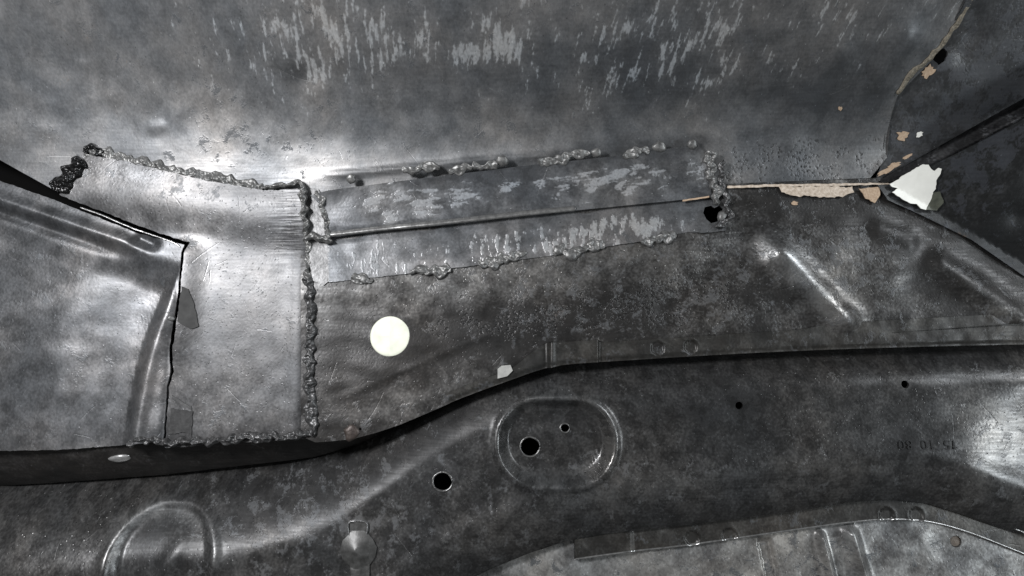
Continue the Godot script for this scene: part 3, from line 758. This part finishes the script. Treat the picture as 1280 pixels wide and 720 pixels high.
func build_repairs() -> void:
	# large repair plate, left
	var q := px([74, 244, 84, 222, 96, 206, 112, 194, 150, 200, 200, 212, 260, 226, 330, 238, 372, 236, 380, 240, 383, 300, 384, 360, 383, 420, 385, 500, 388, 548, 300, 553, 206, 560, 208, 530, 212, 480, 217, 465, 215, 440, 221, 400, 226, 372, 226, 350, 231, 312, 237, 303, 216, 297, 170, 281, 130, 265, 100, 254])
	var p := plan(ragged(q, 4.0, 0.9, 5.0), h_patch)
	var z := [["bare", 240, 350, 30, 80, 0, 0.3], ["bare", 165, 218, 50, 14, 8, 0.4], ["dark", 300, 240, 70, 16, 8, 0.15], ["bare", 270, 520, 70, 30, 0, 0.15], ["bare", 350, 500, 40, 60, 0, 0.12],  # bare zones at the top and crack paint the lamp highlight
		["dark", 300, 430, 70, 90, 0, 0.12], ["dark", 180, 255, 70, 16, 12, 0.25], ["dark", 130, 262, 22, 8, 20, 0.5], ["dark", 236, 385, 10, 30, 0, 0.5], ["dark", 227, 525, 14, 24, 0, 0.35], ["brush", 362, 280, 22, 50, 0, 0.7], ["rust", 365, 290, 24, 40, 0, 0.14]]
	chain(z, "dark", [378, 300, 380, 380, 380, 460, 384, 540], 8.0, 0.12)
	chain(z, "dark", [210, 546, 300, 544, 380, 536], 9.0, 0.2)
	var m := steel(p, {"wipe": 0.02, "bias": 0.5, "k1": 0.3, "k2": 0.34, "k3": 0.3, "dark": Color(0.17, 0.17, 0.172), "bare": Color(0.42, 0.42, 0.422), "m_bare": 0.65, "flake_at": 1.5, "islands": -0.16, "scratches": 60, "specks": 0.02, "bump": 2.4, "r_bare": 0.36, "r_dark": 0.42}, z, h_patch)
	var plate = lab(sheet("repair_plate", body, p, h_patch, m, 3.0, 8.0), "large bare steel repair plate between the crack and the weld")
	# the older panel left of the crack
	q = px([-90, 196, 0, 226, 60, 247, 128, 274, 170, 291, 212, 302, 230, 306, 227, 316, 224, 345, 222, 370, 217, 400, 211, 440, 213, 465, 209, 480, 204, 552, 160, 556, 80, 562, 0, 564, -90, 566])
	p = plan(ragged(q, 4.0, 0.7, 25.0), h_left)
	z = [["bare", 190, 370, 26, 70, 12, 0.35], ["bare", 120, 410, 70, 60, 0, 0.2], ["bare", 190, 470, 16, 80, 10, 0.4], ["dark", 50, 330, 80, 40, 10, 0.15], ["dark", 60, 440, 70, 60, 0, 0.1], ["rust", 217, 368, 4, 8, 0, 0.6], ["film", 80, 360, 80, 50, 20, 0.04], ["bare", 80, 530, 80, 14, 0, 0.2]]
	m = steel(p, {"wipe": 0.03, "bias": 0.40, "k1": 0.4, "k2": 0.28, "k3": 0.2, "dark": Color(0.18, 0.185, 0.19), "bare": Color(0.47, 0.47, 0.475), "m_bare": 0.65, "flake_at": 1.5, "islands": -0.15, "scratches": 40, "bump": 2.2, "r_bare": 0.34, "r_dark": 0.42}, z, h_left)
	lab(sheet("side_pan", body, p, h_left, m, 3.0, 3.5), "recessed steel pan with a raised ridge left of the crack")
	# two strips along the shelf
	q = px([388, 244, 410, 238, 440, 234, 640, 209, 760, 196, 872, 181, 884, 192, 890, 246, 760, 259, 640, 271, 520, 284, 412, 296, 406, 262])
	p = plan(q, h_upper_strip)
	z = [["flake", 500, 255, 80, 20, -5, 0.18], ["flake", 680, 230, 130, 18, -8, 0.16], ["flake", 790, 215, 50, 16, 0, 0.1], ["flake", 435, 255, 26, 40, 0, -0.3], ["flake", 700, 262, 250, 8, -5, -0.3], ["flake", 700, 205, 250, 8, -5, -0.3], ["bare", 640, 262, 260, 10, -6, 0.12], ["bare", 420, 270, 20, 30, 0, 0.1]]  # thin bare band paints the highlight on the rolled edge
	chain(z, "dark", [500, 222, 640, 208, 760, 196, 870, 186], 9.0, 0.22)
	chain(z, "dark", [425, 240, 430, 262, 450, 275], 14.0, 0.2)
	m = steel(p, {"bias": 0.34, "k1": 0.5, "k2": 0.45, "k3": 0.2, "dark": Color(0.28, 0.285, 0.292), "bare": Color(0.57, 0.575, 0.58), "m_dark": 0.35, "m_bare": 0.7, "flake": Color(0.52, 0.53, 0.54), "flake_at": 0.74, "swirl": true, "lean0": -1.6, "lean1": -1.6, "islands": -0.3, "scratches": 20, "bump": 2.6, "r_bare": 0.36, "r_dark": 0.4}, z, h_upper_strip)
	lab(sheet("upper_strip_plate", body, p, h_upper_strip, m, 2.5, 5.0), "upper blue grey strip plate with a rolled bright lower edge")
	q = px([408, 278, 640, 254, 886, 229, 905, 236, 908, 288, 880, 291, 860, 290, 815, 300, 760, 308, 700, 318, 600, 331, 510, 342, 411, 353])
	p = plan(ragged(q, 4.0, 0.8, 60.0), h_lower_strip)
	z = [["flake", 440, 325, 60, 24, 0, 0.15], ["flake", 560, 318, 90, 14, -5, 0.08], ["flake", 680, 296, 100, 16, -5, 0.2], ["flake", 800, 280, 70, 14, -5, 0.16], ["flake", 650, 276, 260, 8, -6, -0.3], ["bare", 540, 332, 60, 10, 0, 0.3], ["bare", 700, 300, 40, 14, 0, 0.25], ["bare", 850, 285, 30, 10, 0, 0.2], ["rust", 418, 335, 14, 16, 0, 0.25]]
	chain(z, "bare", [530, 334, 640, 318, 720, 306, 840, 292], 8.0, 0.22)
	m = steel(p, {"bias": 0.38, "k1": 0.3, "k2": 0.35, "k3": 0.15, "dark": Color(0.29, 0.295, 0.30), "bare": Color(0.58, 0.58, 0.585), "m_dark": 0.35, "m_bare": 0.7, "flake": Color(0.54, 0.55, 0.555), "flake_at": 0.79, "islands": -0.2, "scratches": 40, "scratch_dir": 88.0, "bump": 2.6, "r_bare": 0.34}, z, h_lower_strip)
	var pit := PackedVector2Array()
	for v in [[881, 259], [889, 257], [893, 260], [899, 257], [904, 261], [903, 270], [897, 277], [889, 279], [883, 274], [879, 266]]: pit.append(settle(Vector2(v[0], v[1]), h_lower_strip))
	var low = lab(sheet("lower_strip_plate", body, p, h_lower_strip, m, 2.5, 3.5, [pit]), "lower strip plate tacked to the floor with a burnt hole")
	# strips of brighter metal painted as highlights along the edges
	var glint_metal := mottled(Color(0.5, 0.5, 0.5), Color(0.78, 0.78, 0.77), 0.28, 0.85, 74, 0.02, 40.0, 0.5)
	bead("edge_highlight", body, px([718, 699, 790, 689, 860, 681, 1000, 661, 1060, 653, 1110, 649, 1160, 652, 1210, 665, 1280, 692, 1330, 712]), h_foot, 1.3, 1.1, glint_metal, 301.0, 0.02, 400.0).set_meta("label", "bright painted highlight along the lower edge of the flange")
	bead("edge_highlight", body, px([1060, 621, 1085, 618, 1120, 616, 1150, 620, 1200, 635, 1280, 665, 1330, 688]), h_foot, 2.0, 2.2, glint_metal, 302.0, 0.02, 400.0)
	bead("edge_highlight", body, px([412, 293, 480, 285, 560, 277, 640, 268, 720, 260]), h_upper_strip, 4.2, 2.2, glint_metal, 303.0, 0.02, 400.0).set_meta("label", "bright painted highlight along the rolled edge of the upper strip plate")
	bead("edge_highlight", body, px([100, 259, 130, 270, 170, 287, 212, 301, 226, 309]), h_left, 1.3, 1.2, glint_metal, 304.0, 0.2, 400.0)
	# a short sliver of steel beside the left end of the strips
	q = ragged(px([382, 236, 398, 236, 408, 262, 412, 292, 411, 352, 404, 356, 390, 350, 384, 300, 384, 262]), 4.0, 1.0, 33.0)
	p = plan(q, h_lower_strip)
	lab(sheet("filler_sliver", body, p, h_lower_strip, mottled(Color(0.34, 0.34, 0.34), Color(0.5, 0.5, 0.5), 0.42, 0.4, 75, 0.03, 20.0, 1.0), 3.0, 3.0), "narrow filler sliver between plate and strips")
	lab(plate, plate.get_meta("label")); lab(low, low.get_meta("label"))
	# weld metal
	var w_dark := mottled(Color(0.20, 0.20, 0.20), Color(0.46, 0.46, 0.46), 0.42, 0.6, 71, 0.03, 30.0, 0.7)
	var w_grey := mottled(Color(0.30, 0.30, 0.30), Color(0.60, 0.60, 0.59), 0.45, 0.6, 72, 0.03, 30.0, 0.7)
	var w_black := mottled(Color(0.07, 0.07, 0.07), Color(0.16, 0.16, 0.16), 0.2, 0.5, 73, 0.03, 40.0, 1.5)
	bead("weld_bead", body, px([108, 198, 122, 189, 150, 197, 190, 207, 240, 219, 290, 229, 330, 236]), h_wall, 9.5, 6.5, w_grey, 11.0, 1.3, 9.0).set_meta("label", "rippled weld bead along the top of the repair plate")
	bead("weld_bead", body, px([330, 236, 350, 233, 372, 230, 381, 238, 378, 252]), h_weld, 4.5, 5.0, w_grey, 111.0, 1.4, 7.0)
	bead("weld_bead", body, px([70, 238, 82, 224, 94, 210, 106, 200]), h_weld, 14.0, 10.0, w_black, 17.0, 1.1, 17.0).set_meta("label", "burnt black weld lump at the upper left corner")
	bead("weld_bead", body, px([106, 190, 118, 185, 127, 190, 122, 196]), h_wall, 7.0, 9.0, w_black, 19.0, 1.2, 14.0)
	bead("weld_bead", body, px([378, 238, 381, 262, 382, 290, 385, 320, 386, 350]), h_weld, 5.0, 5.0, w_grey, 23.0, 1.8, 8.0)
	bead("weld_bead", body, px([386, 345, 389, 380, 386, 420, 388, 460, 386, 490, 389, 515, 392, 545]), h_weld, 7.5, 6.0, w_dark, 29.0, 1.4, 8.0).set_meta("label", "knobbly weld bead down the right of the repair plate")
	bead("weld_bead", body, px([160, 552, 188, 548, 206, 553, 240, 552, 280, 551, 310, 547, 345, 546, 392, 542]), h_weld, 5.5, 6.0, w_dark, 37.0, 1.7, 6.0).set_meta("label", "ragged black weld bead under the repair plate")
	bead("weld_bead", body, px([396, 238, 404, 256, 408, 276, 411, 298]), h_upper_strip, 5.0, 4.0, w_grey, 43.0, 1.8, 8.0)
	bead("weld_bead", body, px([380, 298, 392, 296, 402, 297, 416, 302]), h_upper_strip, 5.5, 5.0, w_grey, 47.0, 1.6, 9.0)
	bead("weld_bead", body, px([884, 188, 888, 205, 890, 222, 894, 240, 897, 256]), h_upper_strip, 9.0, 5.0, w_grey, 53.0, 2.0, 8.0).set_meta("label", "wide torn weld across the right end of the strips")
	bead("weld_bead", body, px([902, 200, 902, 222, 904, 240, 908, 258, 912, 270, 904, 280, 894, 284]), h_upper_strip, 5.0, 4.0, w_dark, 59.0, 1.8, 8.0)
	# drops of weld along both strip edges
	var k := 0
	for t in [[502, 214, 520, 211, 550, 209], [560, 214, 578, 212, 592, 210], [590, 209, 612, 206, 622, 204], [672, 200, 690, 200, 712, 196, 738, 193], [778, 194, 792, 191, 812, 188]]:
		bead("weld_tack", body, px(t), h_upper_strip, 6.0, 2.2, w_grey, 400.0 + 31.0 * k, 1.7, 9.0)
		k += 1
	for t in [[440, 344, 452, 349, 466, 353], [512, 341, 530, 338, 546, 340, 564, 337], [598, 331, 616, 327, 636, 324, 656, 318], [692, 313, 706, 316, 718, 313, 740, 308, 757, 306], [801, 303, 818, 300, 846, 294]]:
		bead("weld_tack", body, px(t), h_lower_strip, 7.0, 2.8, w_grey, 600.0 + 31.0 * k, 1.9, 8.0)
		k += 1
	for b in [[439, 223, 6, 6, 0], [628, 201, 9, 7, 0], [700, 198, 7, 5, 0.4], [746, 191, 7, 6, 0.4], [797, 190, 7, 5, 0], [824, 184, 9, 7, 0], [866, 181, 6, 6, 0]]:
		blob("weld_drop", body, b[0], b[1], b[2], b[3], 0.5 * b[3], b[4], h_upper_strip, w_grey)
	for b in [[455, 349, 7, 6, 0.6], [528, 337, 8, 6, 0.3], [549, 340, 7, 5, 0], [624, 326, 6, 5, 0], [653, 317, 6, 4, -0.3], [697, 313, 7, 6, 0.6], [713, 319, 9, 7, 0.4], [740, 308, 6, 5, 0], [824, 299, 7, 5, -0.5]]:
		blob("weld_drop", body, b[0], b[1], b[2], b[3], 0.55 * b[3], b[4], h_lower_strip, w_grey)
	blob("weld_drop", body, 903, 270, 6, 8, 4.0, 0.3, h_lower_strip, w_grey)
	blob("weld_drop", body, 215, 398, 4, 4, 3.0, 0.0, h_left, w_grey)

func build_details() -> void:
	var cream := mottled(Color(0.60, 0.54, 0.47), Color(0.88, 0.83, 0.77), 0.6, 0.0, 81, 0.05, 25.0, 2.0)
	var white := mottled(Color(0.92, 0.92, 0.89), Color(0.98, 0.98, 0.95), 0.5, 0.0, 82, 0.02, 20.0, 0.6)
	var tan_ := mottled(Color(0.60, 0.50, 0.41), Color(0.76, 0.68, 0.58), 0.7, 0.0, 83, 0.04, 40.0, 2.0)
	var seal := mottled(Color(0.30, 0.29, 0.26), Color(0.58, 0.54, 0.47), 0.75, 0.0, 84, 0.03, 60.0, 3.0)
	var dark := mottled(Color(0.14, 0.14, 0.138), Color(0.26, 0.26, 0.255), 0.75, 0.0, 85, 0.012, 30.0, 0.6)
	var lift := func(hf: Callable, k: float) -> Callable: return func(x: float, y: float) -> float: return hf.call(x, y) + k
	# cream paint left along the shelf seam
	paint("paint_or_shade_patch", [908, 233, 960, 231, 1040, 230, 1112, 229, 1112, 231, 1040, 233, 960, 234, 908, 236], h_floor, 4.6, cream, 3.0, 0.6, "thin cream line of old paint along the seam")
	paint("paint_or_shade_patch", [972, 234, 1020, 233, 1064, 234, 1066, 241, 1052, 246, 1020, 247, 990, 245, 976, 241], h_floor, 4.2, cream, 3.0, 1.6, "broad cream paint patch below the seam")
	paint("paint_or_shade_patch", [1072, 236, 1098, 234, 1098, 245, 1092, 254, 1080, 248], h_floor, 4.2, tan_, 3.0, 1.0, "small tan paint patch beside the white corner")
	paint("paint_or_shade_patch", [853, 250, 886, 245, 886, 247, 853, 252], h_upper_strip, 2.0, tan_, 2.0, 0.3, "")
	paint("paint_patch", [1110, 230, 1118, 226, 1128, 219, 1138, 213, 1148, 208, 1157, 206, 1160, 212, 1166, 215, 1169, 211, 1174, 212, 1171, 220, 1167, 226, 1166, 236, 1161, 248, 1155, 262, 1148, 261, 1143, 256, 1135, 255, 1124, 249, 1113, 241, 1119, 236, 1113, 234], h_side, 6.0, white, 3.0, 1.3, "bare white paint patch in the right hand corner")
	paint("paint_or_shade_patch", [1161, 242, 1172, 240, 1176, 254, 1168, 263, 1153, 262], h_side, 5.4, mottled(Color(0.22, 0.23, 0.20), Color(0.40, 0.41, 0.36), 0.5, 0.0, 92), 3.0, 1.2, "greenish grey patch painted as shade beside the white paint")  # shaded wedge put in as a grey green patch
	for f in [[1106, 214, 12, 3, -0.5], [1116, 207, 8, 3, -0.4], [1133, 196, 6, 2, -0.5]]:
		chip(f, h_rail, tan_, 4.0)
	for f in [[1128, 170, 7, 6, 0.2], [1117, 96, 4, 13, 0.7], [1160, 90, 6, 9, 0.9], [1050, 136, 2.5, 2.5, 0], [993, 254, 4, 2.5, 0], [1149, 168, 4, 3, -0.5], [672, 197, 3, 3, 0]]:
		chip(f, h_right_panel if f[0] > 1110 and f[1] < 180 else (h_wall if f[1] < 150 else h_floor), tan_ if f[0] != 1149 else white, 1.2)
	# sealer bead down the right hand seam
	bead("seam_sealer", body, px([1222, -12, 1205, 16, 1190, 40, 1172, 62, 1150, 84, 1136, 98, 1121, 118]), h_wall, 4.0, 3.0, seal, 91.0, 1.2, 5.0).set_meta("label", "crumbling cream sealer bead down the right seam")
	blob("torn_burr", body, 150, 573, 15, 5, 4.0, -0.15, h_lip, mottled(Color(0.6, 0.6, 0.6), Color(0.8, 0.8, 0.79), 0.3, 0.6, 90)).set_meta("label", "bright torn burr on the black lip")
	blob("spot_weld", body, 439, 541, 11, 10, 3.0, 0.0, h_floor, mottled(Color(0.20, 0.17, 0.16), Color(0.36, 0.33, 0.31), 0.45, 0.4, 91)).set_meta("label", "rusty raised spot weld near the lip")
	# white plug that closes the hole in the floor
	var c := settle(Vector2(487.5, 420.5), h_floor)
	var st := SurfaceTool.new(); st.begin(Mesh.PRIMITIVE_TRIANGLES)
	var rows := []
	for k in [[0.0, 0.0], [0.55, 0.25], [0.85, 0.2], [0.95, 0.0], [1.0, -0.8], [1.02, -3.0]]:
		var row := []
		for i in 41:
			var a := -TAU * (i % 40) / 40
			var v: Vector2 = Vector2(cos(a), sin(a)) * 24.5 * k[0]
			row.append(v3(v.x + 640.0, v.y + 360.0, k[1] + 0.15 * v.y))
		rows.append(row)
	for i in rows.size():
		for k in 41: st.set_uv(Vector2(k / 40.0, i / 5.0)); st.add_vertex(rows[i][k])
	for i in rows.size() - 1:
		for k in 40:
			var a := i * 41 + k
			for e in [a, a + 42, a + 1, a, a + 41, a + 42]: st.add_index(e)
	st.generate_normals()
	var plug := put("hole_plug", self, st.commit(), mottled(Color(0.82, 0.83, 0.76), Color(0.96, 0.965, 0.90), 0.45, 0.0, 86, 0.02, 14.0, 0.4), "round white plug closing the hole in the dark floor")
	plug.set_meta("category", "plug")
	plug.transform = body.transform * Transform3D(Basis(), v3(c.x, c.y, h_floor(c.x, c.y) + 0.4))
	for e in [[662.5, 558.5, 12.2], [553.0, 602.0, 12.2], [706.0, 535.0, 5.8]]:  # brighter metal rings painted as the lit rims of the holes
		var ring := disc(e[0], e[1], e[2], 24); ring.append(ring[0])
		bead("hole_rim", body, ring, h_hat, 1.3, 0.9, mottled(Color(0.30, 0.30, 0.30), Color(0.6, 0.6, 0.59), 0.3, 0.7, 93), 700.0 + e[0], 0.3, 60.0)
	# a pale fleck stuck by the flange
	var q := plan(px([622, 461, 627, 457, 638, 456, 641, 463, 634, 470, 622, 473]), h_flange)
	var fleck := sheet("paint_chip", self, q, func(x: float, y: float) -> float: return h_flange(x, y) + 2.2 + 0.02 * (x - 630.0), mottled(Color(0.55, 0.55, 0.54), Color(0.68, 0.68, 0.66), 0.6, 0.0, 87), 4.0, 1.2)
	fleck.transform = body.transform
	fleck.set_meta("label", "pale grey paint chip lying at the flange edge"); fleck.set_meta("category", "paint chip")
	# pressed clip at the lower edge
	var cc := settle(Vector2(447, 686), h_hat)
	var hc := func(x: float, y: float) -> float:
		var r := Vector2((x - cc.x) / 23.5, (y - cc.y) / 21.0).length()
		return h_hat(x, y) + 2.0 + 8.0 * maxf(0.0, 1.0 - maxf(maxf(absf(x - cc.x + 3.0) / 26.0, absf(y - cc.y) / 24.0), r)) + 2.5 * ss(12.0, 4.0, absf(x - cc.x)) * ss(12, 24, y - cc.y)
	q = plan(px([437, 652, 458, 652, 459, 666, 466, 674, 471, 684, 469, 696, 462, 706, 461, 740, 439, 740, 437, 707, 428, 699, 425, 688, 428, 676, 437, 667]), hc)
	sheet("pressed_clip", body, q, hc, mottled(Color(0.22, 0.22, 0.215), Color(0.42, 0.42, 0.415), 0.42, 0.5, 88, 0.02, 30.0, 0.8), 1.5, 4.0).set_meta("label", "keyhole shaped pressed clip standing proud near the bottom")
	# bolt end in the lower pan
	var s := settle(Vector2(1195, 677), h_low_floor)
	q = disc(s.x, s.y, 6.2, 18)
	sheet("bolt_end", body, q, func(x: float, y: float) -> float: return h_low_floor(x, y) - 2.0, mottled(Color(0.34, 0.31, 0.28), Color(0.46, 0.42, 0.38), 0.5, 0.2, 89), 3.0, 5.0)
	# dark peeled tongue beside the crack
	paint("torn_flap", [228, 358, 236, 362, 243, 380, 249, 408, 238, 411, 222, 402, 224, 380], h_patch, 1.6, dark, 3.0, 0.8, "dark torn flap beside the crack")
	paint("torn_flap", [214, 510, 222, 512, 241, 514, 240, 546, 232, 540, 212, 542], h_patch, 1.4, mottled(Color(0.08, 0.08, 0.08), Color(0.24, 0.24, 0.24), 0.7, 0.0, 94), 3.0, 1.0, "dark loose flap at the foot of the crack")
	paint("torn_flap", [216, 494, 224, 499, 240, 509, 240, 513, 226, 504, 215, 499], h_patch, 1.4, mottled(Color(0.18, 0.18, 0.18), Color(0.34, 0.34, 0.34), 0.7, 0.0, 95), 3.0, 0.6, "")
	bead("edge_highlight", body, px([437, 668, 437, 652, 458, 652, 459, 667]), h_hat, 1.2, 4.2, mottled(Color(0.5, 0.5, 0.5), Color(0.7, 0.7, 0.7), 0.3, 0.7, 96), 305.0, 0.1, 400.0)  # bright outline painted as the edge highlight of the tab
	# figures struck into the cross member, upside down
	var tm := TextMesh.new(); tm.text = "15 10 80"; tm.font_size = 24; tm.pixel_size = S * 0.62; tm.depth = S * 0.5
	var f := SystemFont.new(); f.font_names = PackedStringArray(["Droid Sans Mono"]); tm.font = f
	var tp := settle(Vector2(1160, 556), h_hat)
	var t := put("stamped_figures", body, tm, plain(Color(0.06, 0.06, 0.06), 0.5, 0.3), "dark figures stamped upside down in the steel")
	var n: Vector3 = corner(tp.x, tp.y, h_hat, Rect2(0, 0, 1, 1))[1]
	t.transform = Transform3D(Basis(Quaternion(Vector3(0, 0, 1), n)) * Basis(Vector3(0, 0, 1), PI), v3(tp.x, tp.y, h_hat(tp.x, tp.y) + 0.7))

func paint(called: String, list: Array, hf: Callable, up: float, m: Material, cell: float, amp: float, label: String) -> void:
	var q := plan(ragged(px(list), 2.5, amp, list[0] * 1.3), hf)
	var o := sheet(called, body, q, func(x: float, y: float) -> float: return hf.call(x, y) + up, m, cell, 1.5)
	if label: o.set_meta("label", label)

func chip(f: Array, hf: Callable, m: Material, up: float) -> void:
	var q := PackedVector2Array()
	for i in 18:
		var a := TAU * i / 18
		q.append(Vector2(f[0], f[1]) + (Vector2(cos(a) * f[2], sin(a) * f[3]) * (1.0 + 0.5 * wob.get_noise_2d(f[0] * 9.0 + cos(a) * 40.0, f[1] + sin(a) * 40.0) + 0.2 * wob.get_noise_2d(f[0] * 9.0 + i * 60.0, f[1]))).rotated(f[4]))
	sheet("paint_flake", body, plan(q, hf), func(x: float, y: float) -> float: return hf.call(x, y) + up, m, 3.0, 1.5)
